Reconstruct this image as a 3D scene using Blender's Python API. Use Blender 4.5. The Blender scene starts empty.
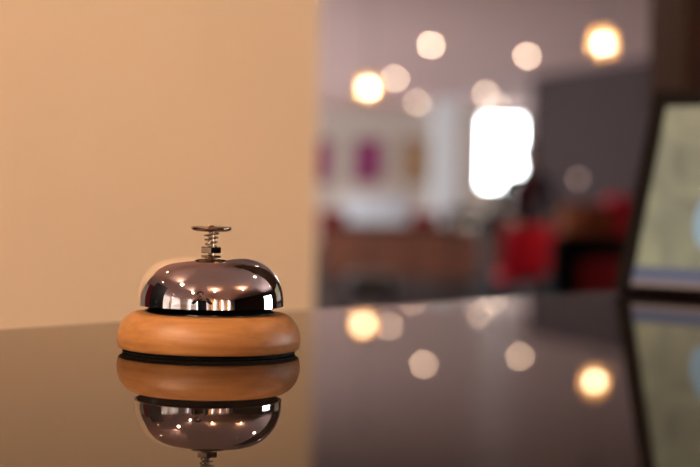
import bpy, bmesh, math, random
from mathutils import Vector, Matrix
random.seed(4)
C = bpy.context.scene.collection
PI = math.pi

# ------------------------------------------------------------------ camera calibration
F = 1556.0                       # focal length in pixels of the 700 px wide frame
TOP = 1.05                       # height of the counter top
EYE = TOP + 0.0928
pitch, roll = math.atan(37.0 / F), math.radians(1.25)
fw = Vector((0, math.cos(pitch), -math.sin(pitch)))
r0 = Vector((1, 0, 0)); u0 = r0.cross(fw)
rt = r0 * math.cos(roll) + u0 * math.sin(roll)
up = u0 * math.cos(roll) - r0 * math.sin(roll)
EYEP = Vector((0, 0, EYE))
def ray(px, py):
    return fw + rt * ((px - 350) / F) - up * ((py - 233.5) / F)
def at(px, py, D):
    d = ray(px, py); return EYEP + d * (D / d.y)
def at_z(px, py, z):
    d = ray(px, py); return EYEP + d * ((z - EYE) / d.z)

# ------------------------------------------------------------------ materials
def mat(name, col, rough=0.6, metal=0.0, spec=0.5, emit=None, estr=0.0, vary=0.0, scale=8.0, stretch=(1, 1, 1), bump=0.0, coat=0.0, col2=None):
    m = bpy.data.materials.new(name); m.use_nodes = True
    nt = m.node_tree; b = nt.nodes['Principled BSDF']
    b.inputs['Base Color'].default_value = (*col, 1); b.inputs['Roughness'].default_value = rough
    b.inputs['Metallic'].default_value = metal; b.inputs['Specular IOR Level'].default_value = spec
    b.inputs['Coat Weight'].default_value = coat
    if emit:
        b.inputs['Emission Color'].default_value = (*emit, 1); b.inputs['Emission Strength'].default_value = estr
    if vary or bump or col2:
        tc = nt.nodes.new('ShaderNodeTexCoord'); mp = nt.nodes.new('ShaderNodeMapping')
        mp.inputs['Scale'].default_value = stretch
        nz = nt.nodes.new('ShaderNodeTexNoise'); nz.inputs['Scale'].default_value = scale; nz.inputs['Detail'].default_value = 6
        nt.links.new(tc.outputs['Object'], mp.inputs['Vector']); nt.links.new(mp.outputs['Vector'], nz.inputs['Vector'])
        if vary or col2:
            rp = nt.nodes.new('ShaderNodeValToRGB')
            c2 = col2 or tuple(c * (1 - vary) for c in col)
            rp.color_ramp.elements[0].position = 0.3; rp.color_ramp.elements[0].color = (*c2, 1)
            rp.color_ramp.elements[1].position = 0.7; rp.color_ramp.elements[1].color = (*col, 1)
            nt.links.new(nz.outputs['Fac'], rp.inputs['Fac']); nt.links.new(rp.outputs['Color'], b.inputs['Base Color'])
        if bump:
            bp = nt.nodes.new('ShaderNodeBump'); bp.inputs['Strength'].default_value = bump; bp.inputs['Distance'].default_value = 0.002
            nt.links.new(nz.outputs['Fac'], bp.inputs['Height']); nt.links.new(bp.outputs['Normal'], b.inputs['Normal'])
    return m

def emission(name, col, s):
    m = bpy.data.materials.new(name); m.use_nodes = True
    nt = m.node_tree; nt.nodes.clear()
    e = nt.nodes.new('ShaderNodeEmission'); e.inputs['Color'].default_value = (*col, 1); e.inputs['Strength'].default_value = s
    o = nt.nodes.new('ShaderNodeOutputMaterial'); nt.links.new(e.outputs[0], o.inputs['Surface'])
    return m

def glass_pane(name):
    m = bpy.data.materials.new(name); m.use_nodes = True
    nt = m.node_tree; nt.nodes.clear()
    t = nt.nodes.new('ShaderNodeBsdfTransparent'); t.inputs['Color'].default_value = (.96, .98, .98, 1)
    g = nt.nodes.new('ShaderNodeBsdfGlossy'); g.inputs['Roughness'].default_value = 0.02
    f = nt.nodes.new('ShaderNodeFresnel'); f.inputs['IOR'].default_value = 1.45
    mx = nt.nodes.new('ShaderNodeMixShader'); o = nt.nodes.new('ShaderNodeOutputMaterial')
    nt.links.new(f.outputs[0], mx.inputs[0]); nt.links.new(t.outputs[0], mx.inputs[1]); nt.links.new(g.outputs[0], mx.inputs[2])
    nt.links.new(mx.outputs[0], o.inputs['Surface'])
    return m

def shade_glass(name, col):
    m = bpy.data.materials.new(name); m.use_nodes = True
    nt = m.node_tree; nt.nodes.clear()
    t = nt.nodes.new('ShaderNodeBsdfTransparent'); t.inputs['Color'].default_value = (1, .92, .8, 1)
    l = nt.nodes.new('ShaderNodeBsdfTranslucent'); l.inputs['Color'].default_value = (*col, 1)
    d = nt.nodes.new('ShaderNodeBsdfDiffuse'); d.inputs['Color'].default_value = (*col, 1)
    m1 = nt.nodes.new('ShaderNodeMixShader'); m1.inputs[0].default_value = .25
    mx = nt.nodes.new('ShaderNodeMixShader'); mx.inputs[0].default_value = .7
    o = nt.nodes.new('ShaderNodeOutputMaterial')
    nt.links.new(l.outputs[0], m1.inputs[1]); nt.links.new(d.outputs[0], m1.inputs[2])
    nt.links.new(t.outputs[0], mx.inputs[1]); nt.links.new(m1.outputs[0], mx.inputs[2]); nt.links.new(mx.outputs[0], o.inputs['Surface'])
    return m

def sheer(name, col):
    m = bpy.data.materials.new(name); m.use_nodes = True
    nt = m.node_tree; nt.nodes.clear(); N = nt.nodes.new; L = nt.links.new
    tc = N('ShaderNodeTexCoord'); wv = N('ShaderNodeTexNoise'); wv.inputs['Scale'].default_value = 60
    L(tc.outputs['Object'], wv.inputs['Vector'])
    rp = N('ShaderNodeValToRGB'); rp.color_ramp.elements[0].color = (*[c * .85 for c in col], 1); rp.color_ramp.elements[1].color = (*col, 1)
    L(wv.outputs['Fac'], rp.inputs['Fac'])
    l = N('ShaderNodeBsdfTranslucent'); d = N('ShaderNodeBsdfDiffuse'); L(rp.outputs['Color'], l.inputs['Color']); L(rp.outputs['Color'], d.inputs['Color'])
    mx = N('ShaderNodeMixShader'); mx.inputs[0].default_value = .5; o = N('ShaderNodeOutputMaterial')
    L(l.outputs[0], mx.inputs[1]); L(d.outputs[0], mx.inputs[2]); L(mx.outputs[0], o.inputs['Surface'])
    return m

def counter_mat():
    # dark lacquered stone: near black body under a polished coat, fine mineral specks, a faint wide sheen
    m = bpy.data.materials.new('polished_dark_counter'); m.use_nodes = True
    nt = m.node_tree; nt.nodes.clear(); N = nt.nodes.new; L = nt.links.new
    tc = N('ShaderNodeTexCoord')
    nz = N('ShaderNodeTexNoise'); nz.inputs['Scale'].default_value = 1400; nz.inputs['Detail'].default_value = 2
    L(tc.outputs['Object'], nz.inputs['Vector'])
    bp = N('ShaderNodeBump'); bp.inputs['Strength'].default_value = .25; bp.inputs['Distance'].default_value = .0004
    L(nz.outputs['Fac'], bp.inputs['Height'])
    d = N('ShaderNodeBsdfDiffuse'); d.inputs['Color'].default_value = (.010, .007, .006, 1)
    g = N('ShaderNodeBsdfGlossy'); g.inputs['Roughness'].default_value = 0.0; g.inputs['Color'].default_value = (.98, .94, .90, 1)
    g2 = N('ShaderNodeBsdfGlossy'); g2.inputs['Roughness'].default_value = 0.13; g2.inputs['Color'].default_value = (.98, .94, .90, 1)
    L(bp.outputs['Normal'], g2.inputs['Normal'])
    mg = N('ShaderNodeMixShader'); mg.inputs[0].default_value = .03
    L(g.outputs[0], mg.inputs[1]); L(g2.outputs[0], mg.inputs[2])
    f = N('ShaderNodeFresnel'); f.inputs['IOR'].default_value = 1.21
    mx = N('ShaderNodeMixShader'); o = N('ShaderNodeOutputMaterial')
    L(f.outputs[0], mx.inputs[0]); L(d.outputs[0], mx.inputs[1]); L(mg.outputs[0], mx.inputs[2]); L(mx.outputs[0], o.inputs['Surface'])
    return m

def screen_mat():
    m = bpy.data.materials.new('lit_screen'); m.use_nodes = True
    nt = m.node_tree; nt.nodes.clear(); N = nt.nodes.new; L = nt.links.new
    tc = N('ShaderNodeTexCoord'); nz = N('ShaderNodeTexNoise'); nz.inputs['Scale'].default_value = 11; nz.inputs['Detail'].default_value = 2
    nz.inputs['Distortion'].default_value = 1.2
    L(tc.outputs['Object'], nz.inputs['Vector'])
    rp = N('ShaderNodeValToRGB'); e = rp.color_ramp.elements
    e[0].position = .30; e[0].color = (.16, .15, .105, 1); e[1].position = .75; e[1].color = (.40, .355, .16, 1)
    x = e.new(.5); x.color = (.28, .26, .165, 1)
    L(nz.outputs['Fac'], rp.inputs['Fac'])
    em = N('ShaderNodeEmission'); em.inputs['Strength'].default_value = 1.0
    o = N('ShaderNodeOutputMaterial'); L(rp.outputs['Color'], em.inputs['Color'])
    gl = N('ShaderNodeBsdfGlossy'); gl.inputs['Roughness'].default_value = .1; gl.inputs['Color'].default_value = (.1, .1, .1, 1)
    ad = N('ShaderNodeAddShader'); L(em.outputs[0], ad.inputs[0]); L(gl.outputs[0], ad.inputs[1]); L(ad.outputs[0], o.inputs['Surface'])
    return m

M = dict(
    plaster=mat('peach_plaster', (.80, .585, .385), .85, vary=.03, scale=3, bump=.05),
    ceiling=mat('mauve_ceiling_paint', (.80, .49, .44), .9, vary=.02, scale=2),
    beige=mat('beige_wall_paint', (.66, .55, .47), .9, vary=.04, scale=2),
    white=mat('white_wall_paint', (.86, .86, .86), .8, vary=.02, scale=2),
    darkwall=mat('charcoal_wall_paint', (.032, .020, .020), .9, spec=.08, vary=.05, scale=2),
    floor=mat('dark_floor_tiles', (.030, .022, .019), .6, spec=.15, vary=.3, scale=3),
    panel=mat('dark_brown_panelling', (.030, .012, .007), .6, spec=.12, vary=.45, scale=6, stretch=(6, 6, .4)),
    trim=mat('white_window_paint', (.78, .78, .76), .5, vary=.02),
    pane=glass_pane('window_glass'),
    counter=counter_mat(),
    counter_front=mat('dark_counter_front', (.03, .018, .013), .5, vary=.3, scale=5, stretch=(4, 4, .5)),
    beech=mat('beech_wood', (.43, .178, .050), .46, spec=.35, col2=(.32, .118, .029), scale=26, stretch=(.8, 5, 12), bump=.05),
    rubber=mat('black_rubber', (.008, .007, .007), .8, spec=.1, vary=.2, scale=60),
    blacksteel=mat('black_steel', (.015, .013, .012), .25, metal=.3, vary=.2, scale=60),
    chrome=mat('polished_chrome', (.93, .90, .89), .025, metal=1, vary=.01, scale=20),
    brass=mat('warm_nickel', (.36, .25, .165), .15, metal=1, vary=.08, scale=80),
    frame=mat('dark_display_frame', (.007, .004, .003), .6, spec=.06, vary=.3, scale=20),
    screen=screen_mat(),
    bluestrip=emission('blue_screen_band', (.135, .135, .18), .9),
    rosestrip=emission('rose_screen_band', (.30, .20, .17), .9),
    bluepic=emission('pale_blue_screen_area', (.33, .42, .47), .9),
    lamp=emission('downlight_lamp', (1, .70, .50), 44),
    bulb=emission('warm_bulb', (1, .82, .58), 260),
    shade=shade_glass('amber_frosted_shade', (.62, .36, .15)),
    metal=mat('brushed_metal', (.55, .53, .50), .35, metal=1, vary=.05),
    blackmetal=mat('black_metal', (.02, .02, .02), .4, metal=.6, vary=.1),
    magenta=mat('magenta_canvas', (.40, .05, .19), .8, vary=.35, scale=5),
    tan=mat('tan_canvas', (.56, .33, .17), .8, vary=.35, scale=5),
    pictureframe=mat('picture_frame', (.16, .10, .09), .5, vary=.2),
    pale=mat('pale_upholstery', (.70, .72, .76), .8, vary=.06, scale=30),
    bluegrey=mat('blue_grey_upholstery', (.30, .36, .40), .45, vary=.1, scale=30),
    red=mat('red_upholstery', (.72, .012, .040), .7, spec=.2, vary=.15, scale=30),
    darkred=mat('dark_red_upholstery', (.24, .008, .012), .7, spec=.2, vary=.15, scale=30),
    black=mat('black_upholstery', (.010, .009, .010), .7, spec=.08, vary=.2, scale=30),
    brownwood=mat('red_brown_wood', (.30, .115, .07), .5, spec=.15, vary=.4, scale=5, stretch=(.6, 4, 4)),
    darkwood=mat('dark_wood', (.060, .028, .020), .6, spec=.12, vary=.35, scale=5, stretch=(.6, 4, 4)),
    orangewood=mat('orange_brown_wood', (.50, .15, .06), .5, spec=.2, vary=.3, scale=6, stretch=(4, 4, .6)),
    curtain=sheer('amber_sheer_curtain', (.80, .50, .26)), palecurtain=sheer('pale_sheer_curtain', (.70, .62, .58)),
    redcurtain=mat('red_curtain', (.20, .008, .018), .9, vary=.1, scale=10),
    skin=mat('skin', (.50, .25, .17), .55, vary=.08, scale=12),
    hair=mat('dark_hair', (.018, .010, .008), .5, vary=.4, scale=40, stretch=(1, 1, .2)),
    navy=mat('navy_cloth', (.016, .020, .036), .8, vary=.2, scale=30),
    blackcloth=mat('black_cloth', (.012, .012, .013), .8, vary=.2, scale=30),
    maroon=mat('maroon_cloth', (.20, .020, .022), .8, vary=.2, scale=30),
    eye=mat('eye_white', (.75, .73, .70), .2, vary=.02), iris=mat('dark_iris', (.02, .012, .008), .2, vary=.1), lips=mat('lips', (.36, .10, .09), .5, vary=.05),
    glint_body=mat('glint_body_cream', (.8, .75, .65), .5, vary=.03), glint_glow=emission('glint_glow_warm', (1, .82, .66), 2.4),  # body and glow of the small added glints
    holder=glass_pane('glint_cup_glass'),
)

# ------------------------------------------------------------------ mesh helpers
def bm_box(bm, c, s, rz=0.0, bev=0.0, seg=2, rot=None):
    r = bmesh.ops.create_cube(bm, size=1)
    vs = r['verts']
    bmesh.ops.scale(bm, vec=Vector(s), verts=vs)
    if bev:
        es = list({e for v in vs for e in v.link_edges})
        q = bmesh.ops.bevel(bm, geom=es, offset=bev, segments=seg, affect='EDGES', profile=.5)
        vs = list({v for f in q['faces'] for v in f.verts} | {v for v in vs if v.is_valid})
    mtx = Matrix.Translation(Vector(c)) @ (rot.to_4x4() if rot else Matrix.Rotation(rz, 4, 'Z'))
    bmesh.ops.transform(bm, matrix=mtx, verts=vs)

def bm_tube(bm, pts, rads, seg=12, cap=True):
    pts = [Vector(p) for p in pts]
    if not isinstance(rads, (list, tuple)): rads = [rads] * len(pts)
    rings = []; nrm = None
    for i, p in enumerate(pts):
        t = (pts[min(i + 1, len(pts) - 1)] - pts[max(i - 1, 0)]).normalized()
        if nrm is None:
            nrm = t.orthogonal().normalized()
        else:
            nrm = (nrm - t * nrm.dot(t)).normalized()
        b = t.cross(nrm)
        rings.append([bm.verts.new(p + (nrm * math.cos(2 * PI * k / seg) + b * math.sin(2 * PI * k / seg)) * rads[i]) for k in range(seg)])
    for a, b in zip(rings, rings[1:]):
        for k in range(seg):
            bm.faces.new((a[k], a[(k + 1) % seg], b[(k + 1) % seg], b[k]))
    if cap:
        bm.faces.new(rings[0][::-1]); bm.faces.new(rings[-1])

def bm_lathe(bm, prof, seg=48, c=(0, 0, 0)):
    c = Vector(c); rings = []
    for r, z in prof:
        if r < 1e-7: rings.append([bm.verts.new(c + Vector((0, 0, z)))])
        else: rings.append([bm.verts.new(c + Vector((r * math.cos(2 * PI * k / seg), r * math.sin(2 * PI * k / seg), z))) for k in range(seg)])
    for a, b in zip(rings, rings[1:]):
        for k in range(seg):
            k2 = (k + 1) % seg
            if len(a) == 1 and len(b) == 1: continue
            if len(a) == 1: bm.faces.new((a[0], b[k2], b[k]))
            elif len(b) == 1: bm.faces.new((a[k], a[k2], b[0]))
            else: bm.faces.new((a[k], a[k2], b[k2], b[k]))

def bm_sphere(bm, c, r, s=(1, 1, 1), u=16, v=10):
    q = bmesh.ops.create_uvsphere(bm, u_segments=u, v_segments=v, radius=r)
    bmesh.ops.transform(bm, matrix=Matrix.Translation(Vector(c)) @ Matrix.Diagonal((*s, 1)), verts=q['verts'])

def spline(pts, n=8):
    """smooth Catmull-Rom profile through 2-D points"""
    P = [Vector((p[0], p[1])) for p in pts]; P = [P[0] * 2 - P[1]] + P + [P[-1] * 2 - P[-2]]
    out = []
    for i in range(1, len(P) - 2):
        for k in range(n):
            t = k / n; a, b, c, d = P[i - 1], P[i], P[i + 1], P[i + 2]
            q = .5 * ((2 * b) + (c - a) * t + (2 * a - 5 * b + 4 * c - d) * t * t + (3 * b - a - 3 * c + d) * t ** 3)
            out.append((max(q.x, 0), q.y))
    out.append((pts[-1][0], pts[-1][1])); return out

def obj(name, bm, m, parent=None, smooth=True, loc=(0, 0, 0), rz=0.0, angle=35):
    me = bpy.data.meshes.new(name)
    bmesh.ops.recalc_face_normals(bm, faces=bm.faces[:])
    if smooth:
        ca = math.radians(angle)
        for f in bm.faces: f.smooth = True
        for e in bm.edges:
            if len(e.link_faces) == 2 and e.calc_face_angle(0) > ca: e.smooth = False
    bm.to_mesh(me); bm.free()
    me.materials.append(m)
    o = bpy.data.objects.new(name, me); C.objects.link(o)
    o.location = loc; o.rotation_euler = (0, 0, rz)
    if parent: o.parent = parent
    return o

def empty(name, label, cat, loc=(0, 0, 0), rz=0.0, group=None):
    o = bpy.data.objects.new(name, None); C.objects.link(o); o.empty_display_size = .1
    o.location = loc; o.rotation_euler = (0, 0, rz)
    o['label'] = label; o['category'] = cat
    if group: o['group'] = group
    return o
def tag(o, label, cat, group=None, kind=None):
    o['label'] = label; o['category'] = cat
    if group: o['group'] = group
    if kind: o['kind'] = kind
    return o
def struct(o, label=None, cat=None):
    o['kind'] = 'structure'
    if label: o['label'] = label
    if cat: o['category'] = cat
    return o
def dup(root, label, loc, rz=None, group=None):
    r = root.copy(); C.objects.link(r); r.location = loc; r['label'] = label
    if rz is not None: r.rotation_euler = (0, 0, rz)
    if group: r['group'] = group
    for ch in list(root.children):
        c = ch.copy(); C.objects.link(c); c.parent = r
        for g in list(ch.children):
            d = g.copy(); C.objects.link(d); d.parent = c
    return r
def B(): return bmesh.new()

# ------------------------------------------------------------------ the room
CEIL = 3.24
XL, XR, YB, YF = -6.5, 7.5, -7.0, 36.5
T = .18
bm = B(); bm_box(bm, ((XL + XR) / 2, (YB + YF) / 2, -.05), (XR - XL + 2 * T, YF - YB + 2 * T, .10))
struct(obj('floor', bm, M['floor'], smooth=False), 'dark glossy floor of the lounge', 'floor')
bm = B(); bm_box(bm, ((XL + XR) / 2, (YB + YF) / 2, CEIL + .05), (XR - XL + 2 * T, YF - YB + 2 * T, .10))
struct(obj('ceiling', bm, M['ceiling'], smooth=False), 'flat mauve ceiling over the lounge', 'ceiling')

def wall_with_windows(name, label, m, axis, pos, a0, a1, wins, n0):
    """axis 'x': wall plane at x=pos running along y; axis 'y': plane at y=pos along x. pos is the room face, thickness goes outward (sign)."""
    out = -1 if (axis == 'x' and pos < 0) or (axis == 'y' and pos < 0) else 1
    mid = pos + out * T / 2
    bm = B()
    def slab(u0, u1, z0, z1):
        if u1 - u0 < 1e-4 or z1 - z0 < 1e-4: return
        cu, su, cz, sz = (u0 + u1) / 2, u1 - u0, (z0 + z1) / 2, z1 - z0
        if axis == 'x': bm_box(bm, (mid, cu, cz), (T, su, sz))
        else: bm_box(bm, (cu, mid, cz), (su, T, sz))
    u = a0
    for (w0, w1, z0, z1) in sorted(wins):
        slab(u, w0, 0, CEIL); slab(w0, w1, 0, z0); slab(w0, w1, z1, CEIL); u = w1
    slab(u, a1, 0, CEIL)
    struct(obj(name, bm, m, smooth=False), label, 'wall')
    for i, (w0, w1, z0, z1) in enumerate(sorted(wins)):
        cu, cz = (w0 + w1) / 2, (z0 + z1) / 2
        loc = (mid, cu, cz) if axis == 'x' else (cu, mid, cz)
        def bx(bm, a, z, sa, sz, th):
            if axis == 'x': bm_box(bm, (0, a, z), (th, sa, sz))
            else: bm_box(bm, (a, 0, z), (sa, th, sz))
        w, h, f = w1 - w0, z1 - z0, .045
        bm = B()
        bx(bm, -w / 2 + f / 2, 0, f, h, .07); bx(bm, w / 2 - f / 2, 0, f, h, .07)
        bx(bm, 0, h / 2 - f / 2, w - 2 * f, f, .07); bx(bm, 0, -h / 2 + f / 2, w - 2 * f, f, .07)
        for q in range(1, max(1, round(w / .6))): bx(bm, -w / 2 + w * q / max(1, round(w / .6)), 0, .04, h - 2 * f, .05)
        if w > 1.5: bx(bm, 0, h * .22, w - 2 * f, .04, .048)
        fr = struct(obj('window_%d' % (n0 + i), bm, M['trim'], smooth=False, loc=loc), 'bright daylit window', 'window')
        bm = B(); bx(bm, 0, 0, w - 2 * f, h - 2 * f, .006)
        obj('glass_pane', bm, M['pane'], fr, smooth=False)
        ld = bpy.data.lights.new('window_portal', 'AREA'); ld.shape = 'RECTANGLE'; ld.size = w; ld.size_y = h
        ld.cycles.is_portal = True
        lo = bpy.data.objects.new('window_portal', ld); C.objects.link(lo)
        if axis == 'x': lo.rotation_euler = (PI / 2, 0, -PI / 2 if out < 0 else PI / 2); lo.location = (mid + out * .06, cu, cz)
        else: lo.rotation_euler = (PI / 2, 0, 0 if out < 0 else PI); lo.location = (cu, mid + out * .06, cz)
        # portal faces its -Z into the room
        d = Vector((-out, 0, 0)) if axis == 'x' else Vector((0, -out, 0))
        lo.rotation_euler = d.to_track_quat('-Z', 'Y').to_euler()

wx0, wx1 = at(481, 150, YF).x, at(523, 150, YF).x
wz0, wz1 = at(500, 188, YF).z, at(500, 117.5, YF).z
wall_with_windows('wall_front', 'far beige wall of the lounge', M['beige'], 'y', YF, XL, XR, [(wx0, wx1, wz0, wz1)], 1)
wall_with_windows('wall_left', 'left wall with daylit windows, the far ones added to light the ceiling', M['beige'], 'x', XL, YB, YF,
                  [(y, y + 3.6, .25, 3.0) for y in (14.7, 18.8, 22.9, 27.0, 31.1)] + [(-6.3, -3.4, .5, 2.85), (-2.8, -.7, .5, 2.85)], 2)  # far windows are unseen, added to light the lounge ceiling
wall_with_windows('wall_back', 'wall behind the counter with curtained windows', M['beige'], 'y', YB, XL, XR,
                  [(x, x + 1.5, .4, 2.85) for x in (-4.6, -2.8, -1.0, .8, 2.6, 4.4)], 9)
wall_with_windows('wall_right', 'right wall with a tall window', M['darkwall'], 'x', XR, YB, YF, [(2.2, 5.0, .5, 2.5)], 15)

# peach wall close behind the counter on the left
WD = 3.6
wxe = at(316.5, 160, WD).x
bm = B(); bm_box(bm, ((wxe - 3.6) / 2, WD + .05, CEIL / 2), (wxe + 3.6, .10, CEIL - .002), bev=.004)
struct(obj('wall_divider', bm, M['plaster'], smooth=False), 'peach plaster wall just behind the bell', 'wall')
# dark panelled pillar on the right
px0 = at(649, 60, 2.42).x
bm = B(); bm_box(bm, (px0 + .55, 2.29, CEIL / 2), (1.1, .26, CEIL - .002))
for k in range(27): bm_box(bm, (px0 + .02 + k * .04, 2.157, CEIL / 2), (.022, .012, CEIL - .004))
struct(obj('wall_pillar', bm, M['panel'], smooth=False), 'dark brown panelled pillar behind the display', 'pillar')
# charcoal wall running obliquely at the right
pa, pb = at_z(532, 76, CEIL), at_z(646, 59, CEIL)
d = (pb - pa); d.z = 0; d.normalize(); pe = pa + d * 9.0
def wall_between(name, a, b, m, label, th=.15):
    a = Vector((a.x, a.y)); b = Vector((b.x, b.y)); v = b - a
    bm = B(); bm_box(bm, ((a.x + b.x) / 2, (a.y + b.y) / 2, CEIL / 2), (v.length, th, CEIL - .002), rz=math.atan2(v.y, v.x))
    return struct(obj(name, bm, m, smooth=False), label, 'wall')
nrm = Vector((-d.y, d.x, 0)) * .075
if nrm.y < 0: nrm = -nrm
wall_between('wall_oblique', pa + nrm, pe + nrm, M['darkwall'], 'charcoal wall at the right of the far window')
# dark ceiling bulkhead to the right
bm = B(); bm_box(bm, (2.55, 4.15, CEIL - .09), (4.6, 1.0, .176), rz=math.radians(43), bev=.004)
struct(obj('trim_1', bm, M['panel'], smooth=False), 'dark brown ceiling bulkhead mirrored on the right of the bell', 'bulkhead')
# white column before the far wall
cp = at(445.5, 160, 33)
bm = B(); bm_box(bm, (cp.x, cp.y, CEIL / 2), (.56, .56, CEIL - .002), bev=.02)
struct(obj('column', bm, M['white'], smooth=False), 'white square column left of the far window', 'column')

# ------------------------------------------------------------------ reception counter
U = Vector((.637, .771, 0)); Nn = Vector((.771, -.637, 0)); P0 = Vector((-.2304, 1.026, 0))
rzc = math.atan2(U.y, U.x)
mid = P0 + U * -1.15 + Nn * .33
ctr = empty('reception_counter', 'long glossy dark counter carrying the bell', 'counter', (mid.x, mid.y, 0), rzc)
bm = B(); bm_box(bm, (0, 0, TOP - .02), (4.2, .66, .04), bev=.002, seg=2); obj('worktop', bm, M['counter'], ctr, smooth=False)
bm = B(); bm_box(bm, (0, 0, .55), (4.1, .52, .94), bev=.004); obj('front_panel', bm, M['counter_front'], ctr, smooth=False)
bm = B(); bm_box(bm, (0, 0, .04), (4.0, .44, .08)); obj('plinth', bm, M['rubber'], ctr, smooth=False)

# ------------------------------------------------------------------ the bell
BD = .91
bx_ = at(209.2, 340, BD).x
bell = empty('service_bell', 'chrome reception bell on a round beech base', 'bell', (bx_, BD, TOP))
bm = B(); bm_lathe(bm, [(0, 0.0), (.0492, 0), (.0504, .0005), (.0504, .0025), (0, .0025)], 96); obj('rubber_pad', bm, M['rubber'], bell)
prof = [(0, .0025), (.0514, .0025), (.0524, .0028), (.0529, .0037)] + spline([(.0531, .0054), (.0535, .0085), (.0530, .0125), (.0514, .0170), (.0485, .0209), (.0447, .0234), (.0405, .0240)], 6) + [(.030, .0240), (0, .0240)]
bm = B(); bm_lathe(bm, prof, 128); obj('wooden_base', bm, M['beech'], bell)
bm = B(); bm_lathe(bm, [(0, .0240), (.0370, .0240), (.0382, .0243), (.0380, .0249), (.0350, .0264), (.0315, .0282), (.0280, .0300), (.012, .0310), (0, .0310)], 96)
pl = obj('striker_plate', bm, M['blacksteel'], bell); pl['label'] = 'black steel plate under the dome'
outer = spline([(.0430, .0288), (.0428, .0335), (.0419, .0386), (.0401, .0438), (.0373, .0487), (.0333, .0530), (.0280, .0563), (.0208, .0587), (.0122, .0599), (.0040, .0603)], 8)
outer = [(r, z if z < .0335 else .0335 + (z - .0335) * .942) for r, z in outer]
inner = [(max(r - .0011, .002), z - .0010) for r, z in outer[::-1]]
bm = B(); bm_lathe(bm, [(.0416, .0284), (.0423, .0281), (.0430, .0284)] + outer + [(0.0016, .0588)], 160)
dm = obj('dome', bm, M['chrome'], bell, angle=60)
bm = B(); bm_lathe(bm, [(.0416, .0284)] + [(max(r, .0018), z) for r, z in [(q[0] - .0012, q[1] - .001) for q in outer]][1:], 96)
obj('dome_lining', bm, M['blacksteel'], dm)
bm = B()
bm_lathe(bm, [(.0016, .0596), (.0062, .0596), (.0067, .0600), (.0067, .0630), (.0062, .0634), (.0016, .0634)], 6)
nut = obj('hex_nut', bm, M['brass'], bell, angle=20); nut.rotation_euler = (0, 0, .62)
bm = B(); bm_lathe(bm, [(0, .0300), (.0017, .0300), (.0017, .0725), (0, .0725)], 24); obj('plunger_rod', bm, M['brass'], bell)
bm = B(); n = 150
bm_tube(bm, [((.0031 + .0013 * k / n) * math.cos(2 * PI * 3.3 * k / n), (.0031 + .0013 * k / n) * math.sin(2 * PI * 3.3 * k / n), .0636 + .0086 * k / n) for k in range(n + 1)], .00045, 8)
obj('spring', bm, M['brass'], bell, angle=80)
bm = B(); bm_lathe(bm, [(0, .0724), (.0050, .0724), (.0092, .0728), (.0114, .0736), (.0120, .0746), (.0119, .0752), (.0110, .0756), (.0090, .0752), (.0050, .0748), (.0022, .0750), (.0015, .0762), (0, .0764)], 64)
bt = obj('button', bm, M['brass'], bell, angle=60)

for ch in bell.children_recursive: ch.data.transform(Matrix.Diagonal((1, 1, .972, 1)))
# ------------------------------------------------------------------ slanted display on the counter
def panel_display():
    bl = at_z(618, 293, TOP)                       # lower left corner on the counter
    phi = math.radians(-38)
    root = empty('display_screen', 'dark framed screen tilted back on the counter before the pillar', 'screen', (bl.x, bl.y, TOP + .0032), phi)
    lean = Matrix.Rotation(math.radians(-20), 3, 'X')
    W, H, b = .30, .218, .017
    def put(bm, name, m, c, s, par=root, bev=0.0015):
        bm_box(bm, (0, 0, 0), s, bev=bev)
        bmesh.ops.transform(bm, matrix=Matrix.Translation(lean @ Vector(c)) @ lean.to_4x4(), verts=bm.verts[:])
        return obj(name, bm, m, par, smooth=False)
    bm = B()
    for c, s in (((b / 2, 0, H / 2), (b, .016, H)), ((W - b / 2, 0, H / 2), (b, .016, H)), ((W / 2, 0, .002), (W - 2 * b, .016, .004)), ((W / 2, 0, H - b / 2), (W - 2 * b, .016, b))):
        r = bmesh.ops.create_cube(bm, size=1); bmesh.ops.scale(bm, vec=Vector(s), verts=r['verts']); bmesh.ops.translate(bm, vec=Vector(c), verts=r['verts'])
    bmesh.ops.transform(bm, matrix=lean.to_4x4(), verts=bm.verts[:])
    fr = obj('frame', bm, M['frame'], root, smooth=False)
    sc = put(B(), 'screen', M['screen'], (W / 2, -.002, (H - b + .004) / 2), (W - 2 * b, .006, H - b - .004), bev=0)
    bd = put(B(), 'toolbar', M['bluestrip'], (W / 2, -.0055, .0175), (W - 2 * b, .001, .015), sc, bev=0); bd['label'] = 'blue band along the foot of the picture'
    rs = put(B(), 'footer', M['rosestrip'], (W / 2, -.0055, .0070), (W - 2 * b, .001, .005), sc, bev=0)
    bm = B(); bm_sphere(bm, (0, 0, 0), 1, (.022, .0006, .034), 24, 12)
    bmesh.ops.transform(bm, matrix=Matrix.Translation(lean @ Vector((.094, -.0055, .078))) @ lean.to_4x4(), verts=bm.verts[:])
    a = obj('picture_patch', bm, M['bluepic'], sc); a['label'] = 'pale blue shape in the picture'
    put(B(), 'back_cover', M['frame'], (W / 2, .009, H / 2), (W - .01, .008, H - .01))
    bm = B(); bm_box(bm, (W / 2, .075, .004), (.12, .11, .008), bev=.002)
    bm_tube(bm, [(W / 2, .115, .006), lean @ Vector((W / 2, .012, H * .5))], .006, 10)
    obj('stand', bm, M['frame'], root)
    return root
panel_display()

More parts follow.
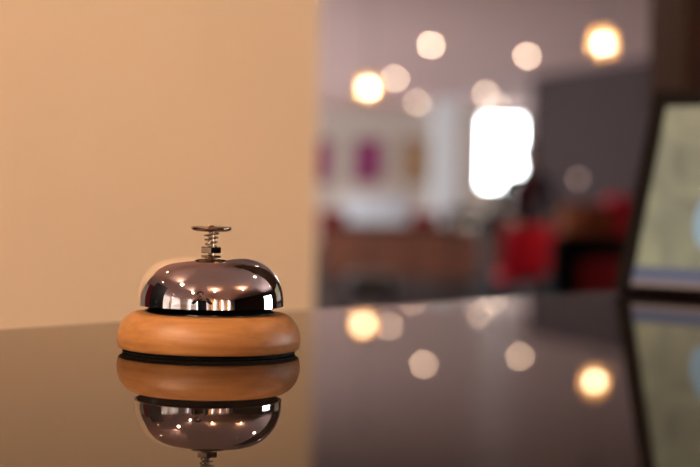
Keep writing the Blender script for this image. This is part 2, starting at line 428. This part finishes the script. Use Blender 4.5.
# ------------------------------------------------------------------ ceiling lights
def downlight(loc, label, spot=None):
    root = empty('ceiling_spotlight', label, 'ceiling light', (loc[0], loc[1], CEIL), 0, 'recessed spotlights in the mauve ceiling')
    bm = B(); bm_lathe(bm, [(.032, 0), (.060, 0), (.062, -.004), (.058, -.010), (.040, -.010), (.032, 0)], 32); obj('trim_ring', bm, M['metal'], root)
    bm = B(); bm_lathe(bm, [(0, -.0006), (.030, -.0006), (.030, -.016)] + [(.030 * math.cos(a * PI / 16), -.016 - .034 * math.sin(a * PI / 16)) for a in range(1, 8)] + [(0, -.050)], 32); obj('lamp', bm, M['lamp'], root)
    if spot: add_spot(root, *spot)
    return root
def add_spot(root, power, angle, aim=(0, 0, -1), col=(1, .78, .59), r=.05):
    ld = bpy.data.lights.new('spot_beam', 'SPOT'); ld.energy = power; ld.color = col; ld.spot_size = math.radians(angle); ld.spot_blend = .7; ld.shadow_soft_size = r
    lo = bpy.data.objects.new('spot_beam', ld); C.objects.link(lo); lo.parent = root; lo.location = (0, 0, -.12)
    lo.rotation_euler = Vector(aim).to_track_quat('-Z', 'Y').to_euler()
for (px, py, lb) in ((431, 43.4, 'highest of the small ceiling spots above the far lounge'),
                     (394.9, 77.4, 'small ceiling spot just right of the left glowing pendant'),
                     (417, 101.6, 'lowest small ceiling spot, above the tan picture'),
                     (485.4, 92.6, 'bright ceiling spot just above the far window'),
                     (498, 105, 'faint ceiling spot overlapping the top of the far window'),
                     (527.4, 54.6, 'ceiling spot between the window and the right glowing pendant')):
    p = at_z(px, py, CEIL - .003); downlight(p, lb)
near = [((-1.98, 1.85), 'ceiling spot mirrored on the upper left of the bell', None),
        ((-3.4, .99), 'ceiling spot mirrored above the dark cabinet in the bell', None),
        ((-1.9, -.66), 'bright ceiling spot mirrored left of the photographer in the bell', (470, 110, (.25, 1.6, -1))),
        ((-5.0, -.2), 'ceiling spot mirrored below the one above the dark cabinet', None),
        ((-5.7, -3.1), 'ceiling spot mirrored low on the left of the bell', (60, 130)),
        ((1.02, 4.5), 'ceiling spot mirrored on the upper right of the bell, beside the dark bulkhead', None),
        ((1.93, 1.86), 'bright ceiling spot mirrored inside the dark bulkhead on the bell', (40, 100, (-.9, -.5, -1))),
        ((5.1, 4.5), 'ceiling spot mirrored at the right rim of the bell', None),
        ((-1.7, -2.9), 'added ceiling spot behind the photographer, lighting the peach wall', (330, 90, (.1, 3.0, -1)))]  # this last fixture is added to light the peach wall
for (xy, lb, sp) in near: downlight((*xy, 0), lb, sp)

def pendant(p, label, first=None):
    drop = CEIL - p.z
    if first: pass
    root = empty('pendant_lamp', label, 'pendant lamp', (p.x, p.y, p.z), 0, 'glowing amber pendant lamps')
    bm = B(); bm_lathe(bm, [(.060, .105), (.074, .095), (.083, .05), (.085, -.03), (.080, -.105)], 40)
    sh = obj('lamp_shade', bm, M['shade'], root)
    bm = B(); bm_sphere(bm, (0, 0, -.005), .020, (1, 1, 1.15), 20, 14); obj('bulb', bm, M['bulb'], root)
    bm = B(); bm_lathe(bm, [(0, .03), (.016, .03), (.018, .06), (.018, .10), (.060, .104), (.060, .110), (.012, .118), (0, .118)], 24); obj('socket', bm, M['blackmetal'], root)
    bm = B(); bm_tube(bm, [(0, 0, .115), (0, 0, drop - .012)], .004, 8); obj('cord', bm, M['blackmetal'], root)
    bm = B(); bm_lathe(bm, [(0, drop - .001), (.05, drop - .001), (.048, drop - .02), (.01, drop - .028), (0, drop - .028)], 24); obj('ceiling_rose', bm, M['blackmetal'], root)
    return root
q = pendant(at(603, 43, 13.2), 'large glowing amber pendant lamp at the upper right')
add_spot(q, 110, 125, col=(1, .72, .48), r=.04)
pendant(at(368.5, 87.5, 15.5), 'glowing amber pendant lamp left of the small ceiling spots')
for xy, lb in (((.61, -2.14), 'glowing pendant behind the counter, left of the pair mirrored in the bell'), ((2.84, -.55), 'glowing pendant behind the counter, right of the pair mirrored in the bell')):
    q = pendant(Vector((*xy, 2.90)), lb)
    ld = bpy.data.lights.new('bulb_glow', 'POINT'); ld.energy = 45; ld.color = (1, .70, .42); ld.shadow_soft_size = .03
    lo = bpy.data.objects.new('bulb_glow', ld); C.objects.link(lo); lo.parent = q; lo.location = (0, 0, .15)

# ------------------------------------------------------------------ far lounge furniture
def picture(px, m, label):
    c = at(px, 161, YF - .03)
    root = empty('wall_picture', label, 'picture', (c.x, YF - .001, c.z), 0, 'pictures on the far beige wall')
    w, h = .62, 1.02
    bm = B()
    for x, z, a, b in ((-w / 2, 0, .05, h), (w / 2, 0, .05, h), (0, h / 2 - .025, w - .05, .05), (0, -h / 2 + .025, w - .05, .05)):
        bm_box(bm, (x, -.025, z), (a, .05, b))
    obj('picture_frame', bm, M['pictureframe'], root, smooth=False)
    bm = B(); bm_box(bm, (0, -.015, 0), (w - .05, .025, h - .10)); obj('canvas', bm, m, root, smooth=False)
picture(316, M['magenta'], 'magenta picture half hidden by the peach wall')
picture(367.5, M['magenta'], 'magenta picture in the middle of the far wall')
picture(415, M['tan'], 'tan picture beside the white column')

def chair(name, label, p, rz, um, wm, back=.86, w=.46, group=None, cat='chair'):
    root = empty(name, label, cat, (p[0], p[1], 0), rz, group)
    bm = B(); bm_box(bm, (0, 0, .45), (w, .46, .09), bev=.03, seg=3); obj('seat', bm, um, root)
    bm = B(); n = 6                                             # gently curved backrest
    vs = []
    for j in range(9):
        z = .50 + (back - .50) * j / 8
        for i in range(n * 2 + 1):
            x = -w / 2 + w * i / (2 * n); lean_ = .20 + .10 * (z - .5)
            yb = lean_ - .05 * (2 * x / w) ** 2
            zz = z - (.03 * (2 * x / w) ** 4 if j == 8 else 0)
            vs.append((x, yb, zz))
    front = [bm.verts.new(v) for v in vs]; rear = [bm.verts.new((v[0], v[1] + .055, v[2])) for v in vs]; k = 2 * n + 1
    for j in range(8):
        for i in range(k - 1):
            a = j * k + i
            bm.faces.new((front[a], front[a + 1], front[a + 1 + k], front[a + k])); bm.faces.new((rear[a], rear[a + k], rear[a + 1 + k], rear[a + 1]))
    loop = [i for i in range(k)] + [j * k + k - 1 for j in range(1, 9)] + [8 * k + i for i in range(k - 2, -1, -1)] + [j * k for j in range(7, 0, -1)]
    for a, b in zip(loop, loop[1:] + loop[:1]): bm.faces.new((front[a], rear[a], rear[b], front[b]))
    obj('backrest', bm, um, root)
    for sx in (-1, 1):
        for sy in (-1, 1):
            bm = B(); bm_tube(bm, [(sx * (w / 2 - .04), sy * .18, .42), (sx * (w / 2 - .03), sy * .21, 0)], [.022, .014], 10); obj('leg', bm, wm, root)
    return root

def armchair(name, label, p, rz, um, wm, w=.72, back=1.0, d=.72, cat='armchair', arm=.62):
    root = empty(name, label, cat, (p[0], p[1], 0), rz)
    bm = B(); bm_box(bm, (0, 0, .26), (w, d, .22), bev=.03, seg=3); obj('base', bm, um, root)
    bm = B(); bm_box(bm, (0, -.03, .43), (w - .26, d - .16, .13), bev=.045, seg=4); obj('seat_cushion', bm, um, root)
    bm = B(); bm_box(bm, (0, d / 2 - .075, (.37 + back) / 2), (w, .15, back - .37), bev=.06, seg=4); obj('backrest', bm, um, root)
    for sx in (-1, 1):
        bm = B(); bm_box(bm, (sx * (w / 2 - .065), -.03, (.37 + arm) / 2), (.13, d - .14, arm - .37), bev=.045, seg=4); obj('armrest', bm, um, root)
        for sy in (-1, 1):
            bm = B(); bm_tube(bm, [(sx * (w / 2 - .07), sy * (d / 2 - .07), .16), (sx * (w / 2 - .06), sy * (d / 2 - .06), 0)], [.024, .016], 10); obj('leg', bm, wm, root)
    return root

def table(label, p, r=.4, h=.74, m=None):
    root = empty('round_table', label, 'table', (p[0], p[1], 0), 0, 'round dark lounge tables')
    bm = B(); bm_lathe(bm, [(0, h - .03), (r - .01, h - .03), (r, h - .022), (r, h - .006), (r - .006, h), (0, h)], 48); obj('tabletop', bm, m or M['darkwood'], root)
    bm = B(); bm_tube(bm, [(0, 0, .02), (0, 0, h - .03)], .035, 16); obj('pedestal', bm, M['blackmetal'], root)
    bm = B(); bm_lathe(bm, [(0, .025), (.05, .03), (.24, .014), (.25, .006), (.25, 0), (0, 0)], 40); obj('foot', bm, M['blackmetal'], root)
    return root

# long sideboard with red brown doors
sx0, sx1 = at(322, 240, 20).x, at(500, 240, 20).x
sw = sx1 - sx0
sb = empty('sideboard', 'long red brown wooden sideboard before the pale sofa', 'sideboard', ((sx0 + sx1) / 2, 20.25, 0))
bm = B(); bm_box(bm, (0, 0, .42), (sw, .45, .64), bev=.004); obj('body', bm, M['darkwood'], sb, smooth=False)
bm = B(); bm_box(bm, (0, -.01, .765), (sw + .04, .50, .05), bev=.006); obj('top_board', bm, M['darkwood'], sb, smooth=False)
for k in range(4):
    dw = sw / 4
    bm = B(); bm_box(bm, (-sw / 2 + dw * (k + .5), -.232, .42), (dw - .02, .02, .60), bev=.004); dr = obj('door', bm, M['brownwood'], sb, smooth=False)
    bm = B(); bm_sphere(bm, (-sw / 2 + dw * (k + .5) + (dw / 2 - .06) * (1 if k % 2 == 0 else -1), -.255, .50), .014); obj('knob', bm, M['metal'], dr)
for sx in (-1, 1):
    for sy in (-1, 1):
        bm = B(); bm_tube(bm, [(sx * (sw / 2 - .08), sy * .17, .11), (sx * (sw / 2 - .08), sy * .17, 0)], [.026, .018], 10); obj('leg', bm, M['darkwood'], sb)

p = at(378, 205, 27); armchair('sofa', 'pale high-backed sofa under the magenta picture', (p.x, 27.4), PI, M['pale'], M['darkwood'], w=1.16, back=1.16, d=.8, cat='sofa', arm=.70)
p = at(482, 215, 22); armchair('banquette', 'dark brown low bench seat between the white column and the standing person', (p.x, 22.2), PI, M['darkwood'], M['darkwood'], w=1.0, back=1.02, d=.75, cat='bench', arm=.7)
p = at(333, 215, 25); chair('upholstered_chair', 'small red chair left of the pale sofa', (p.x, 25), PI, M['darkred'], M['darkwood'], back=.92, group='red lounge chairs')
p = at(424, 215, 25); chair('upholstered_chair', 'small dark red chair right of the pale sofa', (p.x, 25), PI, M['darkred'], M['darkwood'], back=.92, group='red lounge chairs')
p = at(527, 250, 14.0); chair('upholstered_chair', 'bright red chair in front of the standing person', (p.x, 14.0), PI, M['red'], M['darkwood'], back=.92, w=.50, group='red lounge chairs')
p = at(622, 265, 9.6); chair('upholstered_chair', 'dark red chair beside the slanted screen', (p.x, 9.6), PI * .9, M['darkred'], M['darkwood'], back=.80, w=.46, group='red lounge chairs')
p = at(626, 195, 18); armchair('wing_chair', 'red high-backed armchair against the charcoal wall', (p.x, 18.0), PI * 1.05, M['red'], M['darkwood'], w=.66, back=1.22)
p = at(585, 205, 16); chair('dining_chair', 'orange brown wooden chair right of the standing person', (p.x, 16), PI, M['orangewood'], M['orangewood'], back=1.13, w=.56)
p = at(588, 240, 11); armchair('lounge_armchair', 'black armchair right of the bright red chair', (p.x, 11), PI, M['black'], M['blackmetal'], w=.60, back=.92)
p = at(372, 287, 12.5)
root = empty('upholstered_stool', 'blue-grey upholstered stool in front of the sideboard', 'stool', (p.x, 12.5, 0))
bm = B(); bm_box(bm, (0, 0, .47), (.40, .40, .12), bev=.04, seg=4); obj('seat', bm, M['bluegrey'], root)
bm = B(); bm_box(bm, (0, 0, .37), (.36, .36, .08), bev=.01); obj('apron', bm, M['bluegrey'], root)
for sx in (-1, 1):
    for sy in (-1, 1):
        bm = B(); bm_tube(bm, [(sx * .15, sy * .15, .34), (sx * .16, sy * .16, 0)], [.02, .014], 10); obj('leg', bm, M['darkwood'], root)

def glint(p, zt, label):  # small glowing cup added to make a glint on the furniture
    root = empty('added_glint', label, 'glint', (p.x, p.y, zt), 0, 'added glints on the lounge furniture')
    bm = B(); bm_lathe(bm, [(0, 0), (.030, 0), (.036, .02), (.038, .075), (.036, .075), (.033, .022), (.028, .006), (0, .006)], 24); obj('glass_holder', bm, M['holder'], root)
    bm = B(); bm_lathe(bm, [(0, .0065), (.024, .0065), (.024, .026), (0, .026)], 20); obj('glint_body', bm, M['glint_body'], root)
    bm = B(); bm_lathe(bm, [(0, .027), (.012, .036), (.019, .050), (.013, .068), (0, .088)], 14); obj('glint_glow', bm, M['glint_glow'], root)
def table_glint(px, py, h, tl, cl, r=.4, m=None):
    q = at_z(px, py, h + .05); table(tl, (q.x, q.y), r, h, m); glint(q, h, cl); return q
glint(at(383, 229, 20.2), .79, 'added glint on the wooden sideboard, leftmost')
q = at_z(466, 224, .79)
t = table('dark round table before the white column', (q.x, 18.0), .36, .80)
glint(Vector((at(462, 222, 18).x, 18.0, 0)), .80, 'left added glint of the pair before the white column')
glint(Vector((at(471.5, 226, 17.8).x, 17.8, 0)), .80, 'right added glint of the pair before the white column')
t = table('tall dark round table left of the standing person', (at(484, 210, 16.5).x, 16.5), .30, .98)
glint(Vector((at(484, 210, 16.5).x, 16.5, 0)), .98, 'added glint on the tall table left of the standing person')

# small glowing fixture added as a faint glint on the charcoal wall
dd = ray(583, 180); a2 = Vector((pa.x, pa.y)); d2 = Vector((d.x, d.y))
# intersection of the view ray with the oblique wall in plan
den = dd.x * d2.y - dd.y * d2.x; tt = (a2.x * d2.y - a2.y * d2.x) / den
q = EYEP + dd * tt
nn = Vector((d2.y, -d2.x)); nn = nn if nn.y < 0 else -nn
wl = empty('wall_glint', 'faint added glint on the charcoal wall', 'wall glint', (q.x, q.y, q.z), math.atan2(d2.y, d2.x))
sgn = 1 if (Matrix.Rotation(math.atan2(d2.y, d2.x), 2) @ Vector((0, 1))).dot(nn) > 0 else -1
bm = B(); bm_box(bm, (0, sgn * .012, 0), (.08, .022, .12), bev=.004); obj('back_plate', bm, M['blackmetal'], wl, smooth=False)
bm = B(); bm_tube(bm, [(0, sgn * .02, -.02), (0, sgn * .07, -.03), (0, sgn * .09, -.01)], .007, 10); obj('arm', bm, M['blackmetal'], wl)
bm = B(); bm_sphere(bm, (0, sgn * .09, .02), .028); obj('bulb', bm, emission('dim_amber_glint', (1, .62, .5), 4.0), wl)

# furniture and curtains behind the counter, mirrored in the bell
def curtain_panel(x0, x1, y, z0, z1, m, label, group, axis='x', amp=.03):
    bm = B(); n = 40; a = []; b = []
    for th, L in ((0, a), (.008, b)):
        for k in range(n + 1):
            t_ = k / n; u = x0 + (x1 - x0) * t_; v = y + amp * math.sin(t_ * (x1 - x0) * 42) + th
            pt = (u, v) if axis == 'x' else (v, u)
            L.append((bm.verts.new((*pt, z0)), bm.verts.new((*pt, z1))))
    for k in range(n):
        bm.faces.new((a[k][0], a[k + 1][0], a[k + 1][1], a[k][1])); bm.faces.new((b[k][0], b[k][1], b[k + 1][1], b[k + 1][0]))
        bm.faces.new((a[k][0], b[k][0], b[k + 1][0], a[k + 1][0])); bm.faces.new((a[k][1], a[k + 1][1], b[k + 1][1], b[k][1]))
    for k in (0, n): bm.faces.new((a[k][0], a[k][1], b[k][1], b[k][0]))
    return tag(obj('curtain', bm, m), label, 'curtain', group)
for x, n0, n1 in zip((-4.6, -2.8, -1.0, .8, 2.6, 4.4), ('far left', 'second', 'third', 'fourth', 'fifth', 'far right'),
                     ('by the left wall', 'left of the photographer', 'right behind the photographer', 'right of the photographer', 'under the right mirrored pendant', 'by the right wall')):
    curtain_panel(x - .10, x + .74, YB + .10, .04, 2.95, M['palecurtain'] if x < -2 else M['curtain'], '%s sheer curtain, left half of %s back window, %s' % ('pale' if x < -2 else 'amber', n0, n1), 'sheer curtains mirrored in the bell')
    curtain_panel(x + .78, x + 1.60, YB + .10, .04, 2.95, M['palecurtain'], 'pale sheer curtain, right half of %s back window, %s' % (n0, n1), 'sheer curtains mirrored in the bell')
for y0, y1, wh in ((-6.35, -3.35, 'at the left back corner'), (-2.85, -.65, 'behind the dark cabinet')):
    curtain_panel(y0, y1, XL + .08, .04, 2.98, M['palecurtain'], 'wide pale sheer curtain on the left wall, %s' % wh, 'sheer curtains mirrored in the bell', axis='y')
curtain_panel(1.45, 2.15, -2.75, .04, 2.1, M['redcurtain'], 'red curtain mirrored at the left edge of the bell', None, axis='y', amp=.04)

# tall dark cabinet left of the counter
cb = empty('tall_cabinet', 'tall dark wooden cabinet mirrored at the left of the bell', 'cabinet', (-2.75, .75, 0), PI / 2)
bm = B(); bm_box(bm, (0, 0, 1.2), (1.3, .5, 2.4), bev=.006); obj('body', bm, M['black'], cb, smooth=False)
for sx in (-1, 1):
    bm = B(); bm_box(bm, (sx * .32, -.26, 1.22), (.62, .02, 2.25), bev=.004); dr = obj('door', bm, M['black'], cb, smooth=False)
    bm = B(); bm_tube(bm, [(sx * .06, -.285, 1.0), (sx * .06, -.285, 1.2)], .008, 8); obj('handle', bm, M['metal'], dr)

# ------------------------------------------------------------------ people
def skin_mesh(verts, edges, rads, root_i, level=2):
    me = bpy.data.meshes.new('tmp'); me.from_pydata([tuple(v) for v in verts], edges, []); me.update()
    o = bpy.data.objects.new('tmp', me); C.objects.link(o)
    sk = o.modifiers.new('skin', 'SKIN'); sk.branch_smoothing = .6
    for i, r in enumerate(rads):
        v = me.skin_vertices[0].data[i]; v.radius = r if isinstance(r, tuple) else (r, r); v.use_root = (i == root_i)
    ss = o.modifiers.new('sub', 'SUBSURF'); ss.levels = level; ss.render_levels = level
    bpy.context.view_layer.update()
    dg = bpy.context.evaluated_depsgraph_get()
    res = bpy.data.meshes.new_from_object(o.evaluated_get(dg))
    bpy.data.objects.remove(o); bpy.data.meshes.remove(me)
    return res

class Sk:
    def __init__(s): s.v, s.e, s.r = [], [], []
    def add(s, p, r, par=None):
        s.v.append(Vector(p)); s.r.append(r); i = len(s.v) - 1
        if par is not None: s.e.append((par, i))
        return i
    def chain(s, pts, par):
        for p, r in pts: par = s.add(p, r, par)
        return par
    def build(s, name, m, parent):
        me = skin_mesh(s.v, s.e, s.r, 0); me.name = name; me.materials.clear(); me.materials.append(m)
        for f in me.polygons: f.use_smooth = True
        o = bpy.data.objects.new(name, me); C.objects.link(o); o.parent = parent; return o

def person(label, loc, rz, elbows, hands, hand_dir, head_tilt, top, bottom, inner, lean=0.0):
    """standing adult 1.68 m tall facing -Y in its own frame; elbows/hands: (left, right) joints"""
    root = empty('person', label, 'person', loc, rz)
    def ln(p):                                   # lean the upper body forward about the hip
        p = Vector(p)
        if p.z > .92:
            k = p.z - .92; return Vector((p.x, p.y - k * math.sin(lean), .92 + k * math.cos(lean)))
        return p
    s = Sk(); pel = s.add(ln((0, .0, .93)), (.145, .10))
    w_ = s.add(ln((0, -.005, 1.08)), (.125, .09), pel); ch = s.add(ln((0, 0, 1.25)), (.145, .10), w_); un = s.add(ln((0, .01, 1.38)), (.095, .065), ch)
    nk = s.add(ln((0, .0, 1.45)), .047, un)
    ht = Vector(head_tilt)
    def hd(p): return ln(Vector(p)) + ht * (p[2] - 1.45)
    c1 = s.add(hd((0, -.012, 1.525)), (.062, .072), nk); c2 = s.add(hd((0, -.012, 1.59)), (.073, .090), c1); s.add(hd((0, -.005, 1.645)), (.060, .075), c2)
    for sg, el, ha, hdv in ((-1, elbows[0], hands[0], hand_dir[0]), (1, elbows[1], hands[1], hand_dir[1])):
        sh = s.add(ln((sg * .165, .005, 1.365)), .055, un)
        a = s.add(ln(el)  , .040, sh); h = s.add(ln(ha), .026, a)
        hv = Vector(hdv).normalized(); side = hv.cross(Vector((0, 1, .2))).normalized()
        pm = s.add(ln(ha) + hv * .06, (.036, .018), h)
        for k, (off, L) in enumerate(((-.027, .068), (-.009, .078), (.009, .074), (.027, .058))):
            b0 = ln(ha) + hv * .095 + side * off; curl = hv.cross(side) * .4
            s.chain([(b0, .0085), (b0 + (hv + curl * .4).normalized() * L * .5, .008), (b0 + (hv + curl).normalized() * L, .0065)], pm)
        t0 = ln(ha) + hv * .035 - side * .03
        s.chain([(t0, .010), (t0 + (hv * .7 - side).normalized() * .035, .009), (t0 + (hv - side * .6).normalized() * .062, .007)], h)
        hp = s.add((sg * .085, .0, .86), .085, pel); kn = s.add((sg * .095, -.01, .48), .056, hp); an = s.add((sg * .10, .02, .09), .040, kn)
        s.chain([((sg * .105, -.06, .045), (.042, .032)), ((sg * .11, -.15, .030), (.036, .022))], an)
    body = s.build('body', M['skin'], root)
    # face details
    for sg in (-1, 1):
        bm = B(); bm_sphere(bm, hd((sg * .030, -.0765, 1.575)), .0120); ey = obj('eye', bm, M['eye'], root)
        bm = B(); bm_sphere(bm, hd((sg * .030, -.0848, 1.575)), .0052); obj('iris', bm, M['iris'], ey)
        bm = B(); bm_sphere(bm, hd((sg * .074, .0, 1.565)), .028, (.35, .7, 1)); obj('ear', bm, M['skin'], root)
    bm = B(); bm_tube(bm, [hd((0, -.092, 1.585)), hd((0, -.108, 1.555)), hd((0, -.115, 1.540)), hd((0, -.095, 1.532))], [.008, .012, .015, .010], 12); obj('nose', bm, M['skin'], root)
    bm = B(); bm_sphere(bm, hd((0, -.086, 1.503)), .024, (1, .35, .38)); obj('mouth', bm, M['lips'], root)
    # hair
    bm = B(); bm_sphere(bm, hd((0, .012, 1.612)), 1, (.098, .112, .098), 28, 20)
    for v in list(bm.verts):                     # open the face: hair stays above the brow and behind the ears
        q = v.co - hd((0, .012, 1.612))
        if q.y < -.035 and q.z < .035: v.co.y = hd((0, .012, 1.612)).y - .035 + (q.y + .035) * .12
        if q.y > .035 and q.z < -.02: v.co.z -= .055 * min(1, (-q.z - .02) / .06) * min(1, (q.y - .035) / .03)
    obj('hair', bm, M['hair'], root)
    # jacket, shirt and trousers
    j = Sk(); pz = j.add((0, .012, .76), (.185, .135)); p0 = j.add(ln((0, .012, .90)), (.178, .130), pz); p1 = j.add(ln((0, .01, 1.08)), (.155, .115), p0); p2 = j.add(ln((0, .012, 1.26)), (.172, .122), p1); p3 = j.add(ln((0, .02, 1.385)), (.112, .080), p2)
    for sg, el, ha in ((-1, elbows[0], hands[0]), (1, elbows[1], hands[1])):
        sh = j.add(ln((sg * .175, .008, 1.362)), .068, p3); q1 = j.add(ln(el), .054, sh); j.add(ln(Vector(el).lerp(Vector(ha), .93)), .040, q1)
    j.build('jacket', top, root)
    k = Sk(); a = k.add(ln((0, -.076, 1.10)), (.030, .030)); b = k.add(ln((0, -.080, 1.25)), (.046, .030), a); k.add(ln((0, -.034, 1.41)), (.056, .036), b)
    k.build('shirt', inner, root)
    t = Sk(); a = t.add((0, .0, .93), (.160, .118)); t.add(ln((0, .0, 1.05)), (.140, .108), a)
    for sg in (-1, 1):
        b = t.add((sg * .088, .0, .84), .100, a); c = t.add((sg * .097, -.008, .48), .070, b); t.add((sg * .102, .018, .11), .060, c)
    t.build('trousers', bottom, root)
    for sg in (-1, 1):
        g = Sk(); a = g.add((sg * .102, .035, .062), (.050, .055)); g.chain([((sg * .107, -.06, .055), (.050, .048)), ((sg * .112, -.165, .040), (.044, .034))], a)
        g.build('shoe', M['blackcloth'], root)
    return root
p = at(526, 190, 15.0)
person('person in a dark navy jacket standing behind the bright red chair', (p.x, 15.0, -.01), .12,
       [(-.27, .03, 1.10), (.27, .03, 1.10)], [(-.20, -.16, .98), (.22, -.15, .98)], [(.5, -.6, -.3), (-.5, -.6, -.3)], (.05, -.05, 0), M['navy'], M['navy'], M['maroon'])
person('person in black leaning to the counter, mirrored in the bell', (-.22, -.36, -.01), PI,
       [(-.28, -.06, 1.13), (.28, -.06, 1.13)], [(-.12, -.16, 1.33), (.12, -.16, 1.33)], [(.6, -.5, .4), (-.6, -.5, .4)], (.25, -.1, 0), M['blackcloth'], M['blackcloth'], M['blackcloth'], lean=.48)

# ------------------------------------------------------------------ world and camera
w = bpy.data.worlds.new('overcast_sky'); bpy.context.scene.world = w; w.use_nodes = True
bg = w.node_tree.nodes['Background']; bg.inputs['Color'].default_value = (.95, .97, 1.0, 1); bg.inputs['Strength'].default_value = 26.0

cd = bpy.data.cameras.new('camera'); cam = bpy.data.objects.new('camera', cd); C.objects.link(cam)
cd.sensor_width = 36; cd.lens = F / 700 * 36; cd.clip_start = .02; cd.clip_end = 200
mx = Matrix((rt, up, -fw)).transposed().to_4x4(); mx.translation = EYEP; cam.matrix_world = mx
cd.dof.use_dof = True; cd.dof.focus_distance = .885; cd.dof.aperture_fstop = (cd.lens / 1000) / .0170; cd.dof.aperture_blades = 0
S = bpy.context.scene
S.camera = cam
S.view_settings.view_transform = 'Standard'; S.view_settings.look = 'None'; S.view_settings.gamma = 1; S.view_settings.exposure = 0
S.view_settings.use_curve_mapping = False
S.cycles.use_denoising = True
S.cycles.use_adaptive_sampling = False
S.cycles.max_bounces = 14; S.cycles.diffuse_bounces = 6; S.cycles.glossy_bounces = 8; S.cycles.transparent_max_bounces = 16
S.cycles.sample_clamp_indirect = 0; S.cycles.sample_clamp_direct = 0
S.cycles.caustics_reflective = False; S.cycles.caustics_refractive = False
